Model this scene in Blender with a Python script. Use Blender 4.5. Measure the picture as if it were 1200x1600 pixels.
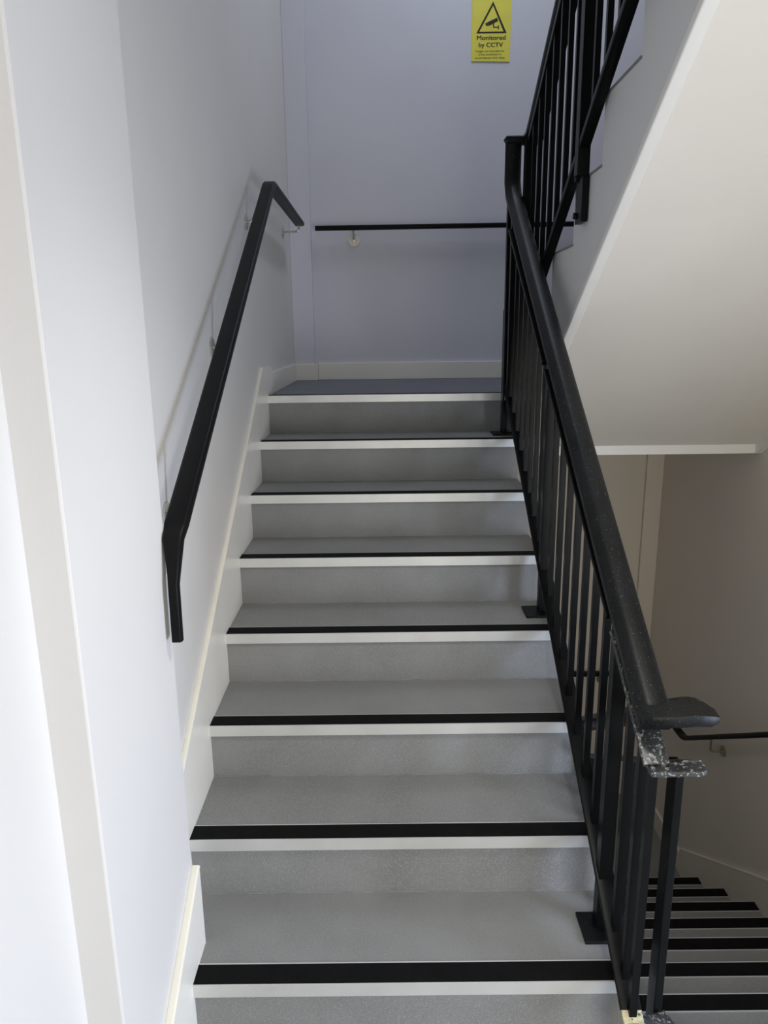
import bpy, bmesh, math, random
from mathutils import Vector, Matrix

random.seed(4)
for o in list(bpy.data.objects):
    bpy.data.objects.remove(o, do_unlink=True)
scene = bpy.context.scene
COL = scene.collection

# ------------------------------------------------------------------ camera
# world: x right, y along the flight (away), z up; z = 0 is the second tread
PITCH, YAW, ROLL = 0.23949, -0.00168, -0.01176
fw = Vector((math.sin(YAW) * math.cos(PITCH), math.cos(YAW) * math.cos(PITCH), -math.sin(PITCH)))
rt = Vector((math.cos(YAW), -math.sin(YAW), 0))
up = rt.cross(fw)
r2 = math.cos(ROLL) * rt + math.sin(ROLL) * up
u2 = -math.sin(ROLL) * rt + math.cos(ROLL) * up
cam_d = bpy.data.cameras.new('camera')
cam = bpy.data.objects.new('camera', cam_d)
COL.objects.link(cam)
m = Matrix((r2, u2, -fw)).transposed().to_4x4()
m.translation = Vector((0.540, -1.4177, 1.5015))
cam.matrix_world = m
cam_d.sensor_fit = 'VERTICAL'
cam_d.sensor_height = 36.0
cam_d.lens = 1138.38 / 1600 * 36.0
cam_d.clip_start = 0.02
scene.camera = cam

# ------------------------------------------------------------------ light, exposure
w = bpy.data.worlds.new('world')
scene.world = w
w.use_nodes = True
w.node_tree.nodes['Background'].inputs[0].default_value = (0.75, 0.85, 1.0, 1)
w.node_tree.nodes['Background'].inputs[1].default_value = 0.25


def area(name, loc, target, sx, sy, power, col):
    l = bpy.data.lights.new(name, 'AREA')
    l.shape = 'RECTANGLE'
    l.size, l.size_y, l.energy, l.color = sx, sy, power, col
    o = bpy.data.objects.new(name, l)
    COL.objects.link(o)
    o.location = loc
    o.rotation_euler = (Vector(target) - Vector(loc)).to_track_quat('-Z', 'Y').to_euler()
    return o


# added cool fill light from the right, set at the added window
area('added_fill_right', (2.335, -0.80, 0.52), (0.0, -0.80, 0.52), 0.7, 0.9, 36, (0.66, 0.78, 1.0))
# added warm fill light from behind, set at the added rear door
area('added_fill_rear', (1.55, -2.57, 0.75), (1.55, 0.0, 0.75), 1.0, 1.9, 27, (1.0, 0.93, 0.78))
# added spot, tilted to brighten the lower steps and left wall
pl_ = bpy.data.lights.new('added_spot', 'SPOT')
pl_.energy, pl_.color, pl_.shadow_soft_size = 84, (1.0, 0.97, 0.92), 0.17
pl_.spot_size, pl_.spot_blend = math.radians(100), 0.9
po_ = bpy.data.objects.new('added_spot', pl_)
COL.objects.link(po_)
po_.location = (1.00, -0.35, 2.40)
po_.rotation_euler = (Vector((0.60, 0.22, 0.00)) - po_.location).to_track_quat('-Z', 'Y').to_euler()
# ceiling luminaire above the half landing
area('landing_ceiling_light', (1.15, 2.25, 4.48), (1.15, 2.25, 0), 0.25, 1.1, 15, (0.80, 0.88, 1.0))

vs = scene.view_settings
vs.view_transform = 'Standard'
vs.look = 'None'
vs.exposure = 0.10
vs.gamma = 1.0
vs.use_curve_mapping = False

# ------------------------------------------------------------------ materials
MATS = {}


def mat(name, col, rough=0.6, metal=0.0, var=0.05, scale=6.0, bump=0.0, bscale=60.0,
        speck=None, speck_scale=160, speck_t=0.62, coat=0.0, spec=0.5):
    m = bpy.data.materials.new(name)
    m.use_nodes = True
    nt = m.node_tree
    b = nt.nodes['Principled BSDF']
    b.inputs['Roughness'].default_value = rough
    b.inputs['Metallic'].default_value = metal
    b.inputs['Coat Weight'].default_value = coat
    b.inputs['Specular IOR Level'].default_value = spec
    tc = nt.nodes.new('ShaderNodeTexCoord')
    n = nt.nodes.new('ShaderNodeTexNoise')
    n.inputs['Scale'].default_value = scale
    n.inputs['Detail'].default_value = 4
    nt.links.new(tc.outputs['Object'], n.inputs['Vector'])
    cr = nt.nodes.new('ShaderNodeValToRGB')
    cr.color_ramp.elements[0].position = 0.3
    cr.color_ramp.elements[1].position = 0.7
    cr.color_ramp.elements[0].color = tuple(c * (1 - var) for c in col) + (1,)
    cr.color_ramp.elements[1].color = tuple(min(1, c * (1 + var)) for c in col) + (1,)
    nt.links.new(n.outputs['Fac'], cr.inputs['Fac'])
    out = cr.outputs['Color']
    if speck:
        n2 = nt.nodes.new('ShaderNodeTexNoise')
        n2.inputs['Scale'].default_value = speck_scale
        n2.inputs['Detail'].default_value = 2
        nt.links.new(tc.outputs['Object'], n2.inputs['Vector'])
        r2_ = nt.nodes.new('ShaderNodeValToRGB')
        r2_.color_ramp.elements[0].position = speck_t
        r2_.color_ramp.elements[1].position = speck_t + 0.05
        nt.links.new(n2.outputs['Fac'], r2_.inputs['Fac'])
        mx = nt.nodes.new('ShaderNodeMix')
        mx.data_type = 'RGBA'
        nt.links.new(r2_.outputs['Color'], mx.inputs[0])
        nt.links.new(out, mx.inputs[6])
        mx.inputs[7].default_value = tuple(speck) + (1,)
        out = mx.outputs[2]
    nt.links.new(out, b.inputs['Base Color'])
    if bump:
        n3 = nt.nodes.new('ShaderNodeTexNoise')
        n3.inputs['Scale'].default_value = bscale
        n3.inputs['Detail'].default_value = 3
        nt.links.new(tc.outputs['Object'], n3.inputs['Vector'])
        bp = nt.nodes.new('ShaderNodeBump')
        bp.inputs['Strength'].default_value = bump
        bp.inputs['Distance'].default_value = 0.002
        nt.links.new(n3.outputs['Fac'], bp.inputs['Height'])
        nt.links.new(bp.outputs['Normal'], b.inputs['Normal'])
    MATS[name] = m
    return m


mat('wall_paint', (0.74, 0.73, 0.72), 0.55, var=0.015, scale=3, bump=0.12, bscale=120)
mat('paint_cool_light', (0.68, 0.685, 0.77), 0.5, var=0.02, scale=3, bump=0.1, bscale=120)  # the white wall paint again, with cool light put into its colour
mat('soffit_paint', (0.84, 0.79, 0.71), 0.6, var=0.02, scale=3, bump=0.12, bscale=90)
mat('paint_warm_light', (0.76, 0.69, 0.60), 0.55, var=0.02, scale=3, bump=0.1, bscale=120)  # the white wall paint again, with warm light below put into its colour
mat('gloss_white', (0.88, 0.86, 0.81), 0.35, var=0.02, scale=5)
mat('bead_cream', (0.80, 0.77, 0.68), 0.4, var=0.03, scale=5)
mat('vinyl', (0.225, 0.227, 0.224), 0.62, var=0.10, scale=5, bump=0.35, bscale=420,
    speck=(0.315, 0.315, 0.31), speck_scale=420, speck_t=0.57)
mat('vinyl_blue', (0.15, 0.158, 0.19), 0.5, var=0.06, scale=4, bump=0.2, bscale=400)
mat('aluminium', (0.70, 0.70, 0.68), 0.40, 0.45, var=0.05, scale=9)
mat('strip_black', (0.005, 0.005, 0.0055), 0.7, var=0.2, scale=30, bump=0.2, bscale=300, spec=0.1)
mat('black_paint', (0.004, 0.0044, 0.0046), 0.34, var=0.2, scale=12, bump=0.08, bscale=60, spec=0.13)
mat('rail_black', (0.0045, 0.0045, 0.005), 0.42, var=0.3, scale=14, spec=0.13)
mat('black_worn', (0.005, 0.0056, 0.006), 0.44, var=0.3, scale=12, bump=0.25, bscale=90, spec=0.20,
    speck=(0.30, 0.31, 0.30), speck_scale=330, speck_t=0.70)
mat('black_scuffed', (0.03, 0.032, 0.033), 0.4, var=0.4, scale=25, bump=0.4, bscale=80,
    speck=(0.22, 0.22, 0.21), speck_scale=130, speck_t=0.56, spec=0.4)
mat('bare_metal', (0.42, 0.38, 0.24), 0.5, 0.3, var=0.4, scale=60, speck=(0.05, 0.05, 0.05), speck_scale=90)
mat('sealant', (0.26, 0.26, 0.25), 0.6, var=0.2, scale=30)
mat('chrome', (0.62, 0.60, 0.55), 0.25, 0.9, var=0.1, scale=20)
mat('bronze', (0.35, 0.30, 0.20), 0.35, 0.7, var=0.1, scale=20)
mat('sign_yellow', (0.86, 0.78, 0.10), 0.45, var=0.04, scale=8)
mat('ink', (0.012, 0.010, 0.006), 0.6, var=0.0)
mat('lamp_white', (0.8, 0.8, 0.8), 0.5, var=0.0)
gl_ = mat('glass', (0.9, 0.95, 0.95), 0.02, var=0.0)
gl_.node_tree.nodes['Principled BSDF'].inputs['Transmission Weight'].default_value = 1.0
mat('concrete', (0.45, 0.44, 0.42), 0.8, var=0.05)


# ------------------------------------------------------------------ mesh helpers
class MB:
    def __init__(s):
        s.v, s.f, s.sm = [], [], []

    def add(s, vs, fs, smooth=False):
        k = len(s.v)
        s.v += [tuple(v) for v in vs]
        s.f += [tuple(i + k for i in f) for f in fs]
        s.sm += [smooth] * len(fs)
        return s

    def box(s, x0, x1, y0, y1, z0, z1):
        return s.add([(x0, y0, z0), (x1, y0, z0), (x1, y1, z0), (x0, y1, z0), (x0, y0, z1), (x1, y0, z1), (x1, y1, z1), (x0, y1, z1)],
                     [(0, 3, 2, 1), (4, 5, 6, 7), (0, 1, 5, 4), (1, 2, 6, 5), (2, 3, 7, 6), (3, 0, 4, 7)])

    def prism_x(s, poly, x0, x1):
        """poly: (y,z) outline, extruded along x"""
        n = len(poly)
        vs = [(x0, y, z) for y, z in poly] + [(x1, y, z) for y, z in poly]
        fs = [tuple(range(n)), tuple(range(2 * n - 1, n - 1, -1))]
        fs += [(i, i + n, (i + 1) % n + n, (i + 1) % n) for i in range(n)]
        return s.add(vs, fs)

    def prism_y(s, poly, y0, y1):
        """poly: (x,z) outline, extruded along y"""
        n = len(poly)
        vs = [(x, y0, z) for x, z in poly] + [(x, y1, z) for x, z in poly]
        fs = [tuple(range(n)), tuple(range(2 * n - 1, n - 1, -1))]
        fs += [(i, i + n, (i + 1) % n + n, (i + 1) % n) for i in range(n)]
        return s.add(vs, fs)

    def prism_z(s, poly, z0, z1):
        n = len(poly)
        vs = [(x, y, z0) for x, y in poly] + [(x, y, z1) for x, y in poly]
        fs = [tuple(range(n)), tuple(range(2 * n - 1, n - 1, -1))]
        fs += [(i, i + n, (i + 1) % n + n, (i + 1) % n) for i in range(n)]
        return s.add(vs, fs)

    def sweep(s, pts, prof, sides=None, scales=None, smooth=True):
        """profile (u along side, v along side x tangent) swept along pts"""
        pts = [Vector(p) for p in pts]
        n, k = len(pts), len(prof)
        vs = []
        for i, p in enumerate(pts):
            a = (pts[i] - pts[i - 1]).normalized() if i > 0 else None
            b = (pts[i + 1] - pts[i]).normalized() if i < n - 1 else None
            t = (a + b).normalized() if a and b else (a or b)
            sd = Vector(sides[i] if sides else (1, 0, 0)).normalized()
            sd = (sd - t * sd.dot(t)).normalized()
            nv = sd.cross(t).normalized()
            c = 1.0
            if a and b:
                c = 1.0 / max(0.5, math.cos(a.angle(b) / 2))
            su, sv = scales[i] if scales else (1, 1)
            # mitre only in the plane of the bend
            bend = (b - a) if a and b else None
            cu = cv = 1.0
            if bend and bend.length > 1e-4:
                bd = bend.normalized()
                cu = 1 + (c - 1) * abs(bd.dot(sd))
                cv = 1 + (c - 1) * abs(bd.dot(nv))
            vs += [p + sd * (u * su * cu) + nv * (v * sv * cv) for u, v in prof]
        fs = []
        for i in range(n - 1):
            for j in range(k):
                fs.append((i * k + j, i * k + (j + 1) % k, (i + 1) * k + (j + 1) % k, (i + 1) * k + j))
        s.add(vs, fs, smooth)
        s.f += [tuple(len(s.v) - n * k + j for j in range(k - 1, -1, -1)), tuple(len(s.v) - k + j for j in range(k))]
        s.sm += [False, False]
        return s

    def disc(s, c, axis, r, h, n=20):
        """short cylinder from c along axis"""
        ax = Vector(axis).normalized()
        sd = ax.orthogonal().normalized()
        pr = [(r * math.cos(a), r * math.sin(a)) for a in [2 * math.pi * i / n for i in range(n)]]
        c = Vector(c)
        return s.sweep([c, c + ax * h], pr, [sd, sd])

    def build(s, name, m, parent=None, bevel=0.0, fix=True):
        me = bpy.data.meshes.new(name)
        me.from_pydata(s.v, [], s.f)
        me.polygons.foreach_set('use_smooth', s.sm)
        if fix or bevel:
            bm = bmesh.new()
            bm.from_mesh(me)
            bmesh.ops.recalc_face_normals(bm, faces=bm.faces)
            if bevel:
                es = [e for e in bm.edges if len(e.link_faces) == 2 and e.calc_face_angle(0) > 0.6]
                bmesh.ops.bevel(bm, geom=es, offset=bevel, segments=2, affect='EDGES', profile=0.5)
            bm.to_mesh(me)
            bm.free()
        if any(s.sm):
            me.set_sharp_from_angle(angle=math.radians(40))
        me.materials.append(MATS[m])
        o = bpy.data.objects.new(name, me)
        COL.objects.link(o)
        if parent:
            o.parent = parent
        return o


def empty(name, label, cat, loc=(0, 0, 0), group=None):
    o = bpy.data.objects.new(name, None)
    o.empty_display_size = 0.1
    o['label'] = label
    o['category'] = cat
    if group:
        o['group'] = group
    COL.objects.link(o)
    return o


def struct(o, label=None, cat=None):
    o['kind'] = 'structure'
    if label:
        o['label'] = label
    if cat:
        o['category'] = cat
    return o


def rrect(wd, ht, r, n=4):
    """rounded rectangle outline centred on 0"""
    out = []
    for cx, cy, a0 in ((wd / 2 - r, ht / 2 - r, 0), (-wd / 2 + r, ht / 2 - r, 90), (-wd / 2 + r, -ht / 2 + r, 180), (wd / 2 - r, -ht / 2 + r, 270)):
        for i in range(n + 1):
            a = math.radians(a0 + 90 * i / n)
            out.append((cx + r * math.cos(a), cy + r * math.sin(a)))
    return out


# ------------------------------------------------------------------ dimensions
G, R = 0.2883, 0.175            # main flight going / rise
YB = 3.259                      # back wall
XR = 2.349                      # right wall
XL = -0.014                     # left wall
ZL = 7 * R                      # half landing above
ZF = -2 * R                     # floor the viewer stands on
XT = 1.124                      # right end of the main treads
XS = 1.190                      # well side of the upper and lower flights
LY, LZ, LG, LR = 0.444, -0.527, 0.291, 0.177    # lower flight first nosing below the floor
ZH = LZ - 7 * LR                # half landing below
UY, UZ, UG, UR = 2.11, 1.412, 0.3005, 0.1868    # upper flight first nosing
PIT = R / G

# ------------------------------------------------------------------ the setting
ZT = 4.7
struct(MB().box(XL - 0.2, XL, 0.0, YB + 0.2, ZH - 0.2, ZT).build('wall_left', 'wall_paint'), 'pale painted stairwell wall behind the left handrail', 'wall')
struct(MB().box(XL - 0.2, 0.052, -0.345, 0.128, ZF - 0.2, ZT).build('wall_left_pier', 'wall_paint', bevel=0.004), 'white painted pier projecting beside the bottom steps', 'wall')
struct(MB().box(XL - 0.2, -0.014, -2.8, -0.345, ZF - 0.2, ZT).build('wall_left_near', 'wall_paint'), 'white painted wall nearest the viewer at the left edge', 'wall')
struct(MB().box(XL - 0.2, XR + 0.2, YB, YB + 0.2, 0.96, ZT).build('wall_back', 'paint_cool_light'), 'white wall at the back of the half landing, coloured lilac for cool light', 'wall')
struct(MB().box(XL - 0.2, XR + 0.2, YB, YB + 0.2, ZH - 0.2, 0.96).build('wall_back_lower', 'paint_warm_light'), 'white wall at the back of the landing below, coloured beige for warm light', 'wall')
# right wall with an opening for the added window beside the viewer
mb = MB()
mb.box(XR, XR + 0.2, -0.4, YB + 0.2, ZH - 0.2, ZT)
mb.box(XR, XR + 0.2, -2.8, -1.2, ZH - 0.2, ZT)
mb.box(XR, XR + 0.2, -1.2, -0.4, ZH - 0.2, 0.0)
mb.box(XR, XR + 0.2, -1.2, -0.4, 1.0, ZT)
struct(mb.build('wall_right', 'paint_warm_light'), 'white wall beside the descending flight, coloured beige for warm light', 'wall')
struct(MB().box(XL - 0.2, 1.05, -2.8, -2.6, ZF - 0.2, ZT).box(2.05, XR + 0.2, -2.8, -2.6, ZF - 0.2, ZT).box(1.05, 2.05, -2.8, -2.6, 1.7, ZT).build('wall_rear', 'wall_paint'), 'painted wall behind the viewer', 'wall')
struct(MB().box(XL, XR, -2.6, -0.30, ZF - 0.15, ZF).box(XT, XR, -0.30, LY - LG, ZF - 0.15, ZF).build('floor', 'vinyl'), 'grey vinyl floor at the foot of the stairs', 'floor')
struct(MB().box(XL, XR, -2.6, -0.06, 2.42, 2.60).build('ceiling', 'soffit_paint'), 'white ceiling over the viewer', 'ceiling')
struct(MB().box(XL - 0.2, XR + 0.2, 0.0, YB + 0.2, ZT, ZT + 0.15).build('ceiling_stairwell', 'soffit_paint'), 'white ceiling high above the stairwell', 'ceiling')
# half landings
struct(MB().box(XL, XR, 7 * G + 0.03, YB, 0.925, ZL - 0.004).build('floor_landing_slab', 'gloss_white'), 'white painted edge of the half landing slab', 'landing')
struct(MB().box(XL, XR, 7 * G + 0.063, YB, ZL - 0.004, ZL).build('floor_landing', 'vinyl_blue'), 'blue grey vinyl on the half landing above', 'floor')
struct(MB().box(XL, XR, LY + 6 * LG + 0.02, YB, ZH - 0.2, ZH).build('floor_landing_lower', 'vinyl'), 'grey vinyl half landing below, at the foot of the descending flight', 'floor')
# corner boxing
struct(MB().box(XL, 0.112, YB - 0.045, YB, ZL, ZT).build('trim_1', 'paint_cool_light', bevel=0.003), 'vertical pipe boxing in the left back corner, coloured lilac for cool light', 'boxing')
struct(MB().box(2.240, XR, YB - 0.028, YB, ZH, 0.95).build('trim_2', 'paint_warm_light', bevel=0.003), 'vertical pipe boxing in the right back corner, coloured beige for warm light', 'boxing')
# baseboards
HB = 0.105
mb = MB().box(0.13, XR, YB - 0.018, YB, ZL, ZL + HB)
struct(mb.build('baseboard_back', 'gloss_white', bevel=0.003), 'white baseboard along the back wall of the half landing', 'baseboard')
struct(MB().box(XL + 0.012, 0.13, YB - 0.062, YB - 0.016, ZL, ZL + HB - 0.004).build('baseboard_back_boxing', 'gloss_white', bevel=0.003), 'short white baseboard piece on the corner boxing', 'baseboard')
struct(MB().box(XL, 0.0, 2.15, YB - 0.05, ZL, ZL + HB).build('baseboard_left', 'gloss_white', bevel=0.003), 'white baseboard on the left wall of the half landing', 'baseboard')


def string_board(name, y0, y1, h, x0, x1, flat=None, label=''):
    """raked skirting on a wall beside the steps; top edge h above the pitch line"""
    poly = [(y0, PIT * y0 - 0.25), (y0, PIT * y0 + h), (y1, PIT * y1 + h)]
    if flat:
        poly += [(flat, PIT * y1 + h), (flat, ZL - 0.05)]
    poly += [(y1, PIT * y1 - 0.25)]
    o = MB().prism_x(poly, x0, x1).build(name, 'gloss_white')
    struct(o, label, 'skirting')
    # rounded cream bead on the top edge
    pts = [((x0 + x1) / 2, y0, PIT * y0 + h), ((x0 + x1) / 2, y1, PIT * y1 + h)]
    MB().sweep(pts, rrect(x1 - x0 + 0.003, 0.012, 0.005)).build('bead', 'bead_cream', o)
    return o


string_board('baseboard_raked', 0.10, 1.895, 0.208, XL, 0.0, 2.15, 'white raked skirting climbing the left wall beside the steps')
string_board('baseboard_raked_pier', -0.32, 0.128, 0.149, 0.052, 0.070, None, 'white raked skirting board on the pier beside the bottom steps')

# lower skirting on the right wall
lp = LR / LG


def lz(y):
    return LZ - lp * (y - LY)


o = MB().prism_x([(0.3, lz(0.3) - 0.3), (0.3, lz(0.3) + 0.145), (2.457, lz(2.457) + 0.145), (2.457, ZH), (2.2, ZH - 0.05)], XR - 0.016, XR).build('baseboard_right', 'paint_warm_light')
struct(o, 'raked skirting along the descending flight, coloured beige for warm light', 'skirting')
MB().sweep([(XR - 0.008, 0.3, lz(0.3) + 0.145), (XR - 0.008, 2.457, lz(2.457) + 0.145)], rrect(0.019, 0.012, 0.005)).build('bead', 'soffit_paint', o)
o = MB().box(XR - 0.014, XR, 2.457, YB - 0.03, ZH, ZH + 0.13).build('baseboard_right_landing', 'paint_warm_light')
struct(o, 'skirting on the right wall of the landing below, coloured beige for warm light', 'skirting')
MB().sweep([(XR - 0.007, 2.457, ZH + 0.13), (XR - 0.007, YB - 0.03, ZH + 0.13)], rrect(0.017, 0.010, 0.004)).build('bead', 'soffit_paint', o)
struct(MB().box(XT, XR - 0.014, YB - 0.02, YB, ZH, ZH + 0.13).build('baseboard_back_lower', 'paint_warm_light'), 'skirting on the back wall of the landing below, coloured beige for warm light', 'skirting')

# unseen window added to go with the fill light on the right
o = MB().box(XR + 0.05, XR + 0.10, -1.2, -1.15, 0.0, 1.0).box(XR + 0.05, XR + 0.10, -0.45, -0.4, 0.0, 1.0) \
    .box(XR + 0.05, XR + 0.10, -1.15, -0.45, 0.0, 0.05).box(XR + 0.05, XR + 0.10, -1.15, -0.45, 0.95, 1.0).build('added_window_1', 'gloss_white')
struct(o, 'added white framed window beside the viewer, out of view', 'window')
MB().box(XR + 0.072, XR + 0.078, -1.15, -0.45, 0.05, 0.95).build('pane', 'glass', o)


o = MB().box(1.05, 1.12, -2.72, -2.66, ZF, 1.7).box(1.98, 2.05, -2.72, -2.66, ZF, 1.7).box(1.12, 1.98, -2.72, -2.66, 1.63, 1.7).box(1.12, 1.98, -2.72, -2.66, ZF, ZF + 0.12).build('added_door_1', 'gloss_white')  # unseen door added to carry the rear fill light
struct(o, 'added white framed glazed door behind the viewer, out of view', 'door')
MB().box(1.12, 1.98, -2.693, -2.687, ZF + 0.12, 1.63).build('pane', 'glass', o)


# ------------------------------------------------------------------ stairs
def nosing(parent, x0, x1, y, z, sgn=1, front=0.031, depth=0.060):
    """aluminium nosing with a black anti-slip insert; sgn = direction of the tread behind the nosing edge"""
    def Y(d):
        return y + sgn * d
    n = MB().prism_x([(Y(-0.004), z + 0.003), (Y(-0.004), z - front), (Y(0.004), z - front), (Y(0.004), z - 0.004),
                      (Y(depth), z - 0.004), (Y(depth), z + 0.003), (Y(depth - 0.004), z + 0.003), (Y(depth - 0.004), z + 0.0005), (Y(0.0), z + 0.0005), (Y(0.0), z + 0.003)], x0, x1).build('nosing', 'aluminium', parent)
    MB().prism_x([(Y(0.0), z + 0.0005), (Y(depth - 0.004), z + 0.0005), (Y(depth - 0.004), z + 0.0035), (Y(0.0), z + 0.0035)], x0, x1).build('anti_slip_strip', 'strip_black', n)
    return n


# main flight
st = empty('staircase', 'grey vinyl staircase with black nosing strips rising to the back wall', 'staircase')
poly = [(-0.288 + 0.014, ZF)]
for k in range(-1, 8):
    poly += [(k * G + 0.014, k * R - 0.006), ((k + 1) * G + 0.014, k * R - 0.006)]
poly[-1] = (7 * G + 0.03, 7 * R - 0.006)
poly += [(7 * G + 0.03, 0.96), (7 * G - 0.1, 0.96), (0.05, ZF)]
MB().prism_x(poly, 0.056, XT - 0.004).build('stair_body', 'concrete', st)
for k in range(-1, 8):
    x0 = 0.0 if k >= 1 else 0.068
    if k == 1:
        x0 = -0.008
    y0, z0 = k * G, k * R
    nosing(st, x0, XT, y0, z0)
    if k == 0:
        MB().prism_z([(0.054, y0 + 0.058), (XT, y0 + 0.058), (XT, y0 + G + 0.012), (-0.008, y0 + G + 0.012), (-0.008, 0.129), (0.054, 0.129)], z0 - 0.005, z0).build('tread', 'vinyl', st)
    elif k < 7:
        MB().box(x0, XT, y0 + 0.058, y0 + G + 0.012, z0 - 0.005, z0).build('tread', 'vinyl', st)
    xr0 = -0.008 if k in (1, 0) else 0.0
    if k == 0:
        xr0 = 0.060
    MB().box(xr0, XT, y0 + 0.006, y0 + 0.013, z0 - R - 0.001, z0 - 0.028).build('riser', 'vinyl', st)
    # pale sealant line in the inner corner
    if k > 0:
        MB().box(max(xr0, 0.0), XT, y0 + 0.0035, y0 + 0.007, z0 - R, z0 - R + 0.0022).build('sealant_line', 'sealant', st)

# descending flight
sd = empty('staircase', 'dark descending flight with black strips and pale lines at bottom right', 'staircase')
poly = [(0.16, ZF - 0.01)]
for i in range(0, 7):
    poly += [(LY + (i - 1) * LG - 0.012, LZ - i * LR - 0.006), (LY + i * LG - 0.012, LZ - i * LR - 0.006)]
poly += [(LY + 6 * LG - 0.012, ZH), (LY + 6 * LG - 0.35, ZH - 0.1), (0.14, ZF - 0.5)]
MB().prism_x(poly, XS, XR - 0.002).build('stair_body', 'concrete', sd)
nosing(sd, XS, XR - 0.016, LY - LG, ZF, -1)
for i in range(7):
    y0, z0 = LY + i * LG, LZ - i * LR
    nosing(sd, XS, XR - 0.016, y0, z0, -1)
    MB().box(XS, XR - 0.016, y0 - LG - 0.012, y0 - 0.058, z0 - 0.005, z0).build('tread', 'vinyl', sd)
for i in range(8):
    y0, z0 = LY + (i - 1) * LG, LZ - (i - 1) * LR
    MB().box(XS, XR - 0.016, y0 - 0.012, y0 - 0.006, z0 - LR, z0 - 0.028).build('riser', 'vinyl', sd)

# upper flight, seen from below
su = empty('staircase', 'upper flight seen from below with stepped side and beige sloping soffit', 'staircase')


def soff(y):
    return 1.465 - 0.645 * (y - 1.284)


poly = [(2.06, ZL - 0.05)]
for k in range(1, 9):
    yk, zk = UY - (k - 1) * UG, UZ + (k - 1) * UR
    poly += [(yk, zk - UR if k > 1 else ZL), (yk, zk)]
ye, ze = UY - 7 * UG - 0.05, UZ + 7 * UR
poly += [(ye, ze), (ye, soff(ye)), (2.046, soff(2.046))]
poly = poly[1:]
MB().prism_x(poly, XS, XR - 0.001).build('stepped_body', 'wall_paint', su)
n0, n1 = (2.046, soff(2.046) - 0.004), (ye, soff(ye) - 0.004)
MB().prism_x([n0, n1, (n1[0], n1[1] + 0.01), (n0[0], n0[1] + 0.01)], XS + 0.024, XR - 0.001).build('soffit', 'soffit_paint', su)
# plastered bead along the soffit edge
MB().sweep([(XS + 0.010, ye, soff(ye) + 0.004), (XS + 0.010, 2.046, soff(2.046) + 0.004)], rrect(0.034, 0.026, 0.005)).build('edge_bead', 'gloss_white', su)
for k in range(1, 9):
    yk, zk = UY - (k - 1) * UG, UZ + (k - 1) * UR
    MB().box(XS - 0.004, XR - 0.002, yk - UG - 0.004, yk + 0.006, zk, zk + 0.006).build('tread', 'vinyl', su)
# cover strip where the soffit meets the right wall
struct(MB().prism_x([(2.046, 0.925), (2.046, 1.0), (ye, soff(ye) + 0.0), (ye, soff(ye) - 0.06)], XR - 0.03, XR).build('trim_3', 'gloss_white'), 'white cover strip between the soffit and the right wall', 'trim')


# ------------------------------------------------------------------ balustrades
HAND = [(-0.031, -0.022), (0.031, -0.022), (0.0335, -0.012), (0.0345, 0.002), (0.031, 0.013), (0.022, 0.0195), (0.008, 0.0220), (-0.008, 0.0218), (-0.020, 0.0195), (-0.0345, 0.003), (-0.0345, -0.014)]


def xm(y):
    return 1.084 + 0.0150 * y


HT, CT, BT = 'hand', 'top', 'bottom'     # handrail top, top bar and bottom bar above the pitch line


def pz(y, h):
    if h == HT:
        return PIT * y + 0.806 + 0.045 * y
    if h == CT:
        return PIT * y + 0.737 + 0.02 * y
    return PIT * y + 0.062


bal = empty('balustrade', 'black steel balustrade on the right of the rising flight, worn at its foot', 'balustrade')
# handrail, goose neck and turn at the landing
pts, sides = [], []
for y in [-0.085 + i * (2.000 + 0.085) / 14 for i in range(15)]:
    pts.append((xm(y) + 0.003, y, pz(y, HT) - 0.025))
    sides.append((1, 0, 0))
yt = 2.035
for zz in (2.145, 2.20, 2.26, 2.305):
    pts.append((xm(yt) + 0.002, yt, zz))
    sides.append((1, 0, 0))
MB().sweep(pts, HAND, sides).build('handrail', 'black_worn', bal)
# flat turn of the handrail at the bottom, towards the descending flight
prof = [(-0.036, 0.0), (-0.033, -0.013), (0.033, -0.013), (0.038, 0.0), (0.030, 0.011), (0.012, 0.017), (-0.012, 0.016), (-0.030, 0.011)]
zb = 0.748
MB().sweep([(1.052, -0.088, zb), (1.064, -0.088, zb), (1.11, -0.088, zb), (1.15, -0.086, zb + 0.002), (1.186, -0.086, zb - 0.001), (1.204, -0.088, zb - 0.004)], prof,
           [(0, 1, 0)] * 6, [(0.55, 0.6), (0.9, 1), (1, 1.1), (1, 1.1), (0.95, 1), (0.55, 0.55)]).build('handrail_turn', 'black_worn', bal)
# small turn at the top of the goose neck
zt = 2.305
MB().sweep([(1.082, yt, zt), (1.09, yt, zt + 0.006), (1.15, yt, zt + 0.006), (1.215, yt, zt)], rrect(0.05, 0.034, 0.012), [(0, 1, 0)] * 4, [(0.8, 0.8), (1, 1), (1, 1), (1, 1)]).build('handrail_turn', 'black_worn', bal)

POSTS = (0.165, 1.040, 1.915)
PW = 0.017
# top flat bar in panels between the posts
for a, b, m_ in ((POSTS[0] + PW, POSTS[1] - PW, 'black_paint'), (POSTS[1] + PW, POSTS[2] - PW, 'black_paint'), (-0.125, POSTS[0] - PW, 'black_scuffed')):
    MB().sweep([(xm(a) - 0.006, a, pz(a, CT)), (xm(b) - 0.006, b, pz(b, CT))], rrect(0.052, 0.012, 0.003, 2)).build('top_bar', m_, bal)
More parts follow.
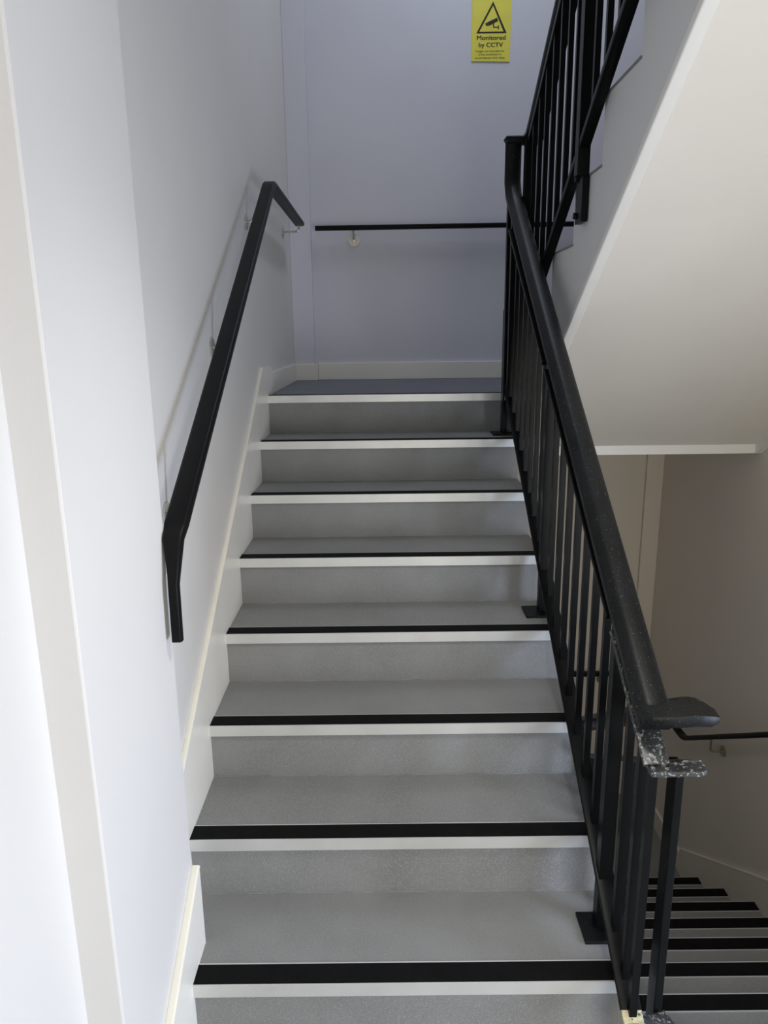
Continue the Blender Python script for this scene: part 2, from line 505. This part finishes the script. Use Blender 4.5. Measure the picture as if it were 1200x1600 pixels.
# bottom flat bar
ya, yb_ = -0.085, 2.02
MB().sweep([(xm(ya), ya, pz(ya, BT)), (xm(yb_), yb_, pz(yb_, BT))], rrect(0.048, 0.011, 0.003, 2)).build('bottom_bar', 'black_paint', bal)
MB().sweep([(xm(-0.122), -0.122, pz(-0.122, BT)), (xm(-0.086), -0.086, pz(-0.086, BT))], rrect(0.047, 0.011, 0.003, 2)).build('bottom_bar_bare_end', 'bare_metal', bal)
# loop of the top bar to the lower balustrade
zc = pz(-0.13, CT) + 0.004
MB().prism_z([(1.058, -0.148), (1.160, -0.148), (1.172, -0.140), (1.174, -0.122), (1.168, -0.104), (1.135, -0.104), (1.105, -0.116), (1.095, -0.104), (1.060, -0.104)], zc - 0.014, zc - 0.002).build('top_bar_loop', 'black_scuffed', bal, bevel=0.003)
# loop of the bottom bar
MB().sweep([(1.085, -0.11, pz(-0.1, BT) - 0.006), (1.13, -0.10, pz(-0.1, BT) - 0.02), (1.185, -0.06, pz(-0.1, BT) - 0.05)], rrect(0.045, 0.010, 0.003, 2), [(0, 1, 0)] * 3).build('bottom_bar_loop', 'black_scuffed', bal)
# posts with feet
for y in POSTS:
    k = math.floor(y / G)
    zf = k * R
    if y > 1.9:
        top = pz(y, HT) - 0.04
    else:
        top = pz(y, HT) - 0.035
    po = MB().box(xm(y) - PW, xm(y) + PW, y - PW, y + PW, zf + 0.008, top).build('post', 'black_paint', bal, bevel=0.002)
    MB().box(1.032, xm(y) + 0.02, y - 0.058, y + 0.042, zf, zf + 0.009).build('foot_plate', 'black_worn', po, bevel=0.002)
# flat strap on the uppermost post and a short stub under the lower end
MB().box(1.075, 1.083, 1.885, 1.945, 1.06, 1.60).build('strap', 'black_paint', bal, bevel=0.002)
MB().box(1.066, 1.094, -0.115, -0.087, -R, pz(-0.1, BT)).build('stub_post', 'black_paint', bal, bevel=0.002)
# newel beside the goose neck
MB().box(xm(2.03) - 0.018, xm(2.03) + 0.018, 2.02, 2.056, ZL - 0.2, 2.12).build('newel', 'black_paint', bal, bevel=0.002)


def baluster(parent, x, y, z0, z1, s=0.0085):
    return MB().box(x - s, x + s, y - s, y + s, z0, z1).build('baluster', 'black_paint', parent)


for a, b, n in ((POSTS[0], POSTS[1], 7), (POSTS[1], POSTS[2], 7)):
    for i in range(1, n + 1):
        y = a + (b - a) * i / (n + 1)
        baluster(bal, xm(y), y, pz(y, BT), pz(y, CT))
baluster(bal, xm(0.055), 0.055, pz(0.055, BT), pz(0.055, CT))
for y in (-0.030, -0.092):
    baluster(bal, xm(y), y, pz(y, BT), pz(y, CT))
baluster(bal, 1.135, 2.035, ZL - 0.1, zt, 0.008)

# balustrade of the descending flight
lb = empty('balustrade', 'black steel balustrade going down with the dark descending flight', 'balustrade')
XD = 1.155


def lh(y):
    return 0.741 - 0.630 * y


def lc(y):
    return 0.586 - 0.603 * y


MB().sweep([(1.170, -0.07, lh(-0.07) - 0.045), (1.170, -0.02, lh(-0.02) - 0.026), (1.170, 0.05, lh(0.05) - 0.024), (1.170, 2.05, lh(2.05) - 0.024)], HAND).build('handrail', 'black_paint', lb)
MB().sweep([(1.152, -0.115, lc(-0.115)), (1.152, 2.05, lc(2.05))], rrect(0.04, 0.012, 0.003, 2)).build('top_bar', 'black_scuffed', lb)


def lbz(y):
    return lz(y) + 0.02


MB().sweep([(XD, -0.06, lbz(-0.06)), (XD, 2.05, lbz(2.05))], rrect(0.046, 0.011, 0.003, 2)).build('bottom_bar', 'black_paint', lb)
po = MB().box(1.149, 1.168, -0.052, -0.008, ZF, lc(-0.03)).build('post', 'black_paint', lb, bevel=0.002)
MB().box(XD - 0.05, XD + 0.05, -0.11, -0.01, ZF, ZF + 0.008).build('foot_plate', 'black_paint', po, bevel=0.002)
for y in (0.93, 1.92):
    po = MB().box(XD - 0.017, XD + 0.017, y - 0.017, y + 0.017, lz(y) - 0.15, lh(y) - 0.05).build('post', 'black_paint', lb, bevel=0.002)
    MB().box(XD + 0.004, XD + 0.012, y - 0.03, y + 0.03, lz(y) - 0.28, lz(y) - 0.05).build('side_plate', 'black_paint', po)
y = 0.11
while y < 2.0:
    if abs(y - 0.93) > 0.05 and abs(y - 1.92) > 0.05:
        baluster(lb, XD, y, lbz(y), lc(y))
    y += 0.109

# balustrade of the upper flight
ub = empty('balustrade', 'black steel balustrade climbing towards the viewer beside the stepped upper flight', 'balustrade')
XU = 1.166
upt = UR / UG


def uz(y, h):
    return UZ + (UY - y) * upt + h


UHX = 1.190
pts = [(UHX, 2.03, zt + 0.004), (UHX, 1.985, zt + 0.002)]
UH = 0.800
for y in (1.90, 1.5, 1.0, 0.5, 0.05):
    pts.append((UHX - 0.002, y, uz(y, UH)))
MB().sweep(pts, [(u, v * 1.25) for u, v in HAND]).build('handrail', 'black_paint', ub)
for a, b in ((1.06, 1.90), (0.05, 1.04)):
    MB().sweep([(XU + 0.018, a, uz(a, 0.742)), (XU + 0.018, b, uz(b, 0.742))], rrect(0.062, 0.026, 0.003, 2)).build('top_bar', 'black_paint', ub)
MB().sweep([(XU, 0.05, uz(0.05, -0.024)), (XU, 1.98, uz(1.98, -0.024))], rrect(0.034, 0.024, 0.003, 2)).build('bottom_bar', 'black_paint', ub)
for y in (1.93, 1.045, 0.16):
    po = MB().box(XU - 0.019, XU + 0.019, y - 0.022, y + 0.022, uz(y, -0.10), uz(y, UH - 0.03)).build('post', 'black_paint', ub, bevel=0.002)
    if y < 1.5:
        pl = MB().box(XS - 0.024, XS - 0.004, y - 0.018, y + 0.060, uz(y, -0.235), uz(y, -0.05)).build('side_plate', 'black_paint', po, bevel=0.002)
        for zb_ in (-0.21, -0.10):
            MB().disc((XS - 0.025, y + 0.045, uz(y, zb_)), (-1, 0, 0), 0.010, 0.008, 6).build('bolt', 'black_paint', po)
for a, b, n in ((1.045, 1.93, 7), (0.16, 1.045, 7)):
    for i in range(1, n + 1):
        y = a + (b - a) * i / (n + 1)
        baluster(ub, XU, y, uz(y, -0.02), uz(y, 0.735))


# ------------------------------------------------------------------ wall handrails
def bracket(parent, base, out, arm_up, m_='chrome', rr=0.030, direct=False):
    """round rose on the wall, arm going out and up to the rail"""
    base, out = Vector(base), Vector(out).normalized()
    b = MB().disc(base, out, rr, 0.007, 20).build('bracket', m_, parent)
    n = 8
    reach, zup = arm_up
    pts = [base + out * 0.004]
    rad = 0.014
    pts.append(base + out * (reach - rad))
    for i in range(1, 6):
        a = math.radians(90 * i / 5)
        pts.append(base + out * (reach - rad + rad * math.sin(a)) + Vector((0, 0, rad - rad * math.cos(a))))
    pts.append(base + out * reach + Vector((0, 0, zup)))
    sdv = out.cross(Vector((0, 0, 1)))
    if direct:
        pts = [base + out * 0.004, base + out * 0.022, base + out * 0.032 + Vector((0, 0, 0.012)), base + out * (reach - 0.02) + Vector((0, 0, zup - 0.01)), base + out * (reach - 0.012) + Vector((0, 0, zup))]
    MB().sweep(pts, [(0.006 * math.cos(2 * math.pi * i / n), 0.006 * math.sin(2 * math.pi * i / n)) for i in range(n)], [sdv] * len(pts)).build('arm', m_, b)
    for s_ in (-1, 1):
        MB().disc(base + out * 0.007 + sdv * 0.017 * s_, out, 0.004, 0.003, 8).build('screw', m_, b)
    return b


# left raking handrail
hl = empty('wall_handrail', 'black handrail on chrome brackets rising along the left wall', 'handrail')
XH = 0.076


def hz(y):
    return 1.006 + 0.602 * y


prof = rrect(0.054, 0.026, 0.010, 4)
pts = [(XH, 0.088, 0.845), (XH, 0.090, 0.90), (XH, 0.093, 0.975), (XH, 0.100, 0.995), (XH, 0.118, hz(0.118) - 0.005), (XH, 0.15, hz(0.15)), (XH, 0.19, hz(0.19))]
scl = [(0.44, 0.9), (0.44, 0.9), (0.44, 0.95), (0.50, 1), (0.85, 1.0), (1.0, 1.05), (1, 1)]
for y in (0.5, 0.9, 1.3, 1.65, 1.77):
    pts.append((XH, y, hz(y)))
    scl.append((1, 1))
zt_l = hz(1.82) + 0.012
pts += [(XH, 1.815, zt_l - 0.014), (XH, 1.845, zt_l - 0.004), (XH, 1.88, zt_l - 0.002), (XH, 2.3, zt_l - 0.002), (XH, 2.95, zt_l - 0.004)]
scl += [(1, 1)] * 5
MB().sweep(pts, prof, None, scl).build('rail', 'rail_black', hl)
for y, zz in ((0.367, 1.066), (0.987, 1.466), (1.732, 1.949)):
    bracket(hl, (XL, y, zz), (1, 0, 0), (XH - XL, hz(y) - zz - 0.01), direct=True)
bracket(hl, (XL, 2.90, 2.062), (1, 0, 0), (XH - XL, zt_l - 2.062 - 0.01))

# level rail on the back wall of the half landing
hb = empty('wall_handrail', 'level black handrail on the back wall with a chrome bracket', 'handrail')
MB().sweep([(0.144, YB - 0.07, 2.116), (1.30, YB - 0.07, 2.122), (2.25, YB - 0.07, 2.126)], rrect(0.046, 0.026, 0.008, 4), [(0, 1, 0)] * 3).build('rail', 'rail_black', hb)
bracket(hb, (0.37, YB, 2.055), (0, -1, 0), (0.07, 0.06), rr=0.036)
bracket(hb, (1.95, YB, 2.055), (0, -1, 0), (0.07, 0.06), rr=0.036)

# right wall handrail of the descending flight
hr = empty('wall_handrail', 'black handrail on the right wall above the descending flight', 'handrail')
XRH = XR - 0.072


def rz(y):
    return -0.299 - 0.622 * (y - 1.577)


MB().sweep([(XRH, 0.4, rz(0.4)), (XRH, 1.5, rz(1.5)), (XRH, 2.38, rz(2.38)), (XRH, 2.42, rz(2.42) + 0.008), (XRH, 2.46, rz(2.42) + 0.004), (XRH, 2.75, rz(2.42) + 0.002)], rrect(0.044, 0.026, 0.010, 4)).build('rail', 'rail_black', hr)
for y in (1.0, 2.09):
    bracket(hr, (XR, y, rz(y) - 0.085), (-1, 0, 0), (0.072, 0.08), 'bronze')

# level rail on the back wall of the landing below
hw = empty('wall_handrail', 'level black handrail on the back wall below, seen between the balusters', 'handrail')
MB().sweep([(1.20, YB - 0.07, -0.79), (2.12, YB - 0.07, -0.786)], rrect(0.046, 0.026, 0.008, 4), [(0, 1, 0)] * 2).build('rail', 'rail_black', hw)
bracket(hw, (2.04, YB, -0.86), (0, -1, 0), (0.07, 0.06), 'bronze', 0.034)

# ------------------------------------------------------------------ sign
sg = empty('warning_sign', 'yellow warning sign with a camera in a triangle on the back wall', 'sign')
SX, SZ, SY = 1.063, 3.014, YB - 0.006
MB().prism_y([(SX, SZ + 0.002), (SX + 0.220, SZ - 0.003), (SX + 0.222, SZ + 0.335), (SX + 0.001, SZ + 0.335)], SY, YB).build('plate', 'sign_yellow', sg)


def sp(cx, cy):
    return (SX + (cx - 315) * 0.000428, SZ + (815 - cy) * 0.000385)


tri_o = [sp(592, 32), sp(778, 445), sp(376, 445)]
tri_i = [sp(592, 82), sp(738, 424), sp(414, 424)]
mb = MB()
for i in range(3):
    j = (i + 1) % 3
    mb.prism_y([tri_o[i], tri_o[j], tri_i[j], tri_i[i]], SY - 0.001, SY)
mb.build('triangle', 'ink', sg)
mb = MB()
mb.prism_y([sp(522, 300), sp(648, 243), sp(662, 286), sp(538, 350)], SY - 0.001, SY)
mb.prism_y([sp(492, 316), sp(520, 302), sp(534, 350), sp(505, 345)], SY - 0.001, SY)
mb.prism_y([sp(592, 322), sp(606, 318), sp(614, 372), sp(600, 374)], SY - 0.001, SY)
mb.prism_y([sp(600, 360), sp(662, 360), sp(662, 373), sp(600, 374)], SY - 0.001, SY)
mb.prism_y([sp(660, 342), sp(674, 342), sp(674, 394), sp(660, 394)], SY - 0.001, SY)
mb.build('camera_pictogram', 'ink', sg)


def text(s, x0, x1, base, cap, name, bold=0.0):
    cu = bpy.data.curves.new('lettering', 'FONT')
    cu.body = s
    cu.size = 1.0
    tmp = bpy.data.objects.new('lettering_tmp', cu)
    COL.objects.link(tmp)
    bpy.context.view_layer.update()
    me = bpy.data.meshes.new_from_object(tmp.evaluated_get(bpy.context.evaluated_depsgraph_get()))
    bpy.data.objects.remove(tmp, do_unlink=True)
    xs = [v.co.x for v in me.vertices]
    a, b = min(xs), max(xs)
    (X0, Z0), (X1, Z1) = sp(x0, base), sp(x1, base - cap)
    kx, kz = (X1 - X0) / (b - a), (Z1 - Z0) / 0.69
    for v in me.vertices:
        v.co = (X0 + (v.co.x - a) * kx, SY - 0.001, Z0 + v.co.y * kz)
    if bold:                      # heavier strokes: shifted copies of the glyphs in one mesh
        vs_ = [tuple(v.co) for v in me.vertices]
        fs_ = [tuple(q.vertices) for q in me.polygons]
        n_ = len(vs_)
        me = bpy.data.meshes.new(name)
        me.from_pydata([(x + k * bold * kx, y - 0.00004 * k, z) for k in (-1, 0, 1) for x, y, z in vs_], [],
                       [tuple(i + (k + 1) * n_ for i in f) for k in (-1, 0, 1) for f in fs_])
    me.materials.append(MATS['ink'])
    o = bpy.data.objects.new(name, me)
    COL.objects.link(o)
    o.parent = sg
    return o


text('Monitored', 386, 765, 530, 56, 'lettering', 0.022)
text('by CCTV', 412, 732, 624, 56, 'lettering', 0.022)
text('Images are recorded for', 372, 756, 692, 26, 'lettering')
text('crime prevention in', 408, 716, 736, 26, 'lettering')
text('accordance with data', 364, 760, 780, 26, 'lettering')

# ------------------------------------------------------------------ ceiling fittings (out of view), the round one added
lf = empty('ceiling_light', 'added round ceiling fitting for the fill spot above the foot of the stairs', 'light')
MB().disc((1.00, -0.35, 2.42), (0, 0, -1), 0.13, 0.012, 24).build('housing', 'lamp_white', lf)  # housing added to match the fill spot
lf = empty('ceiling_light', 'slim white ceiling light high above the half landing', 'light')
MB().box(1.02, 1.28, 1.68, 2.82, 4.505, 4.70).build('housing', 'lamp_white', lf)
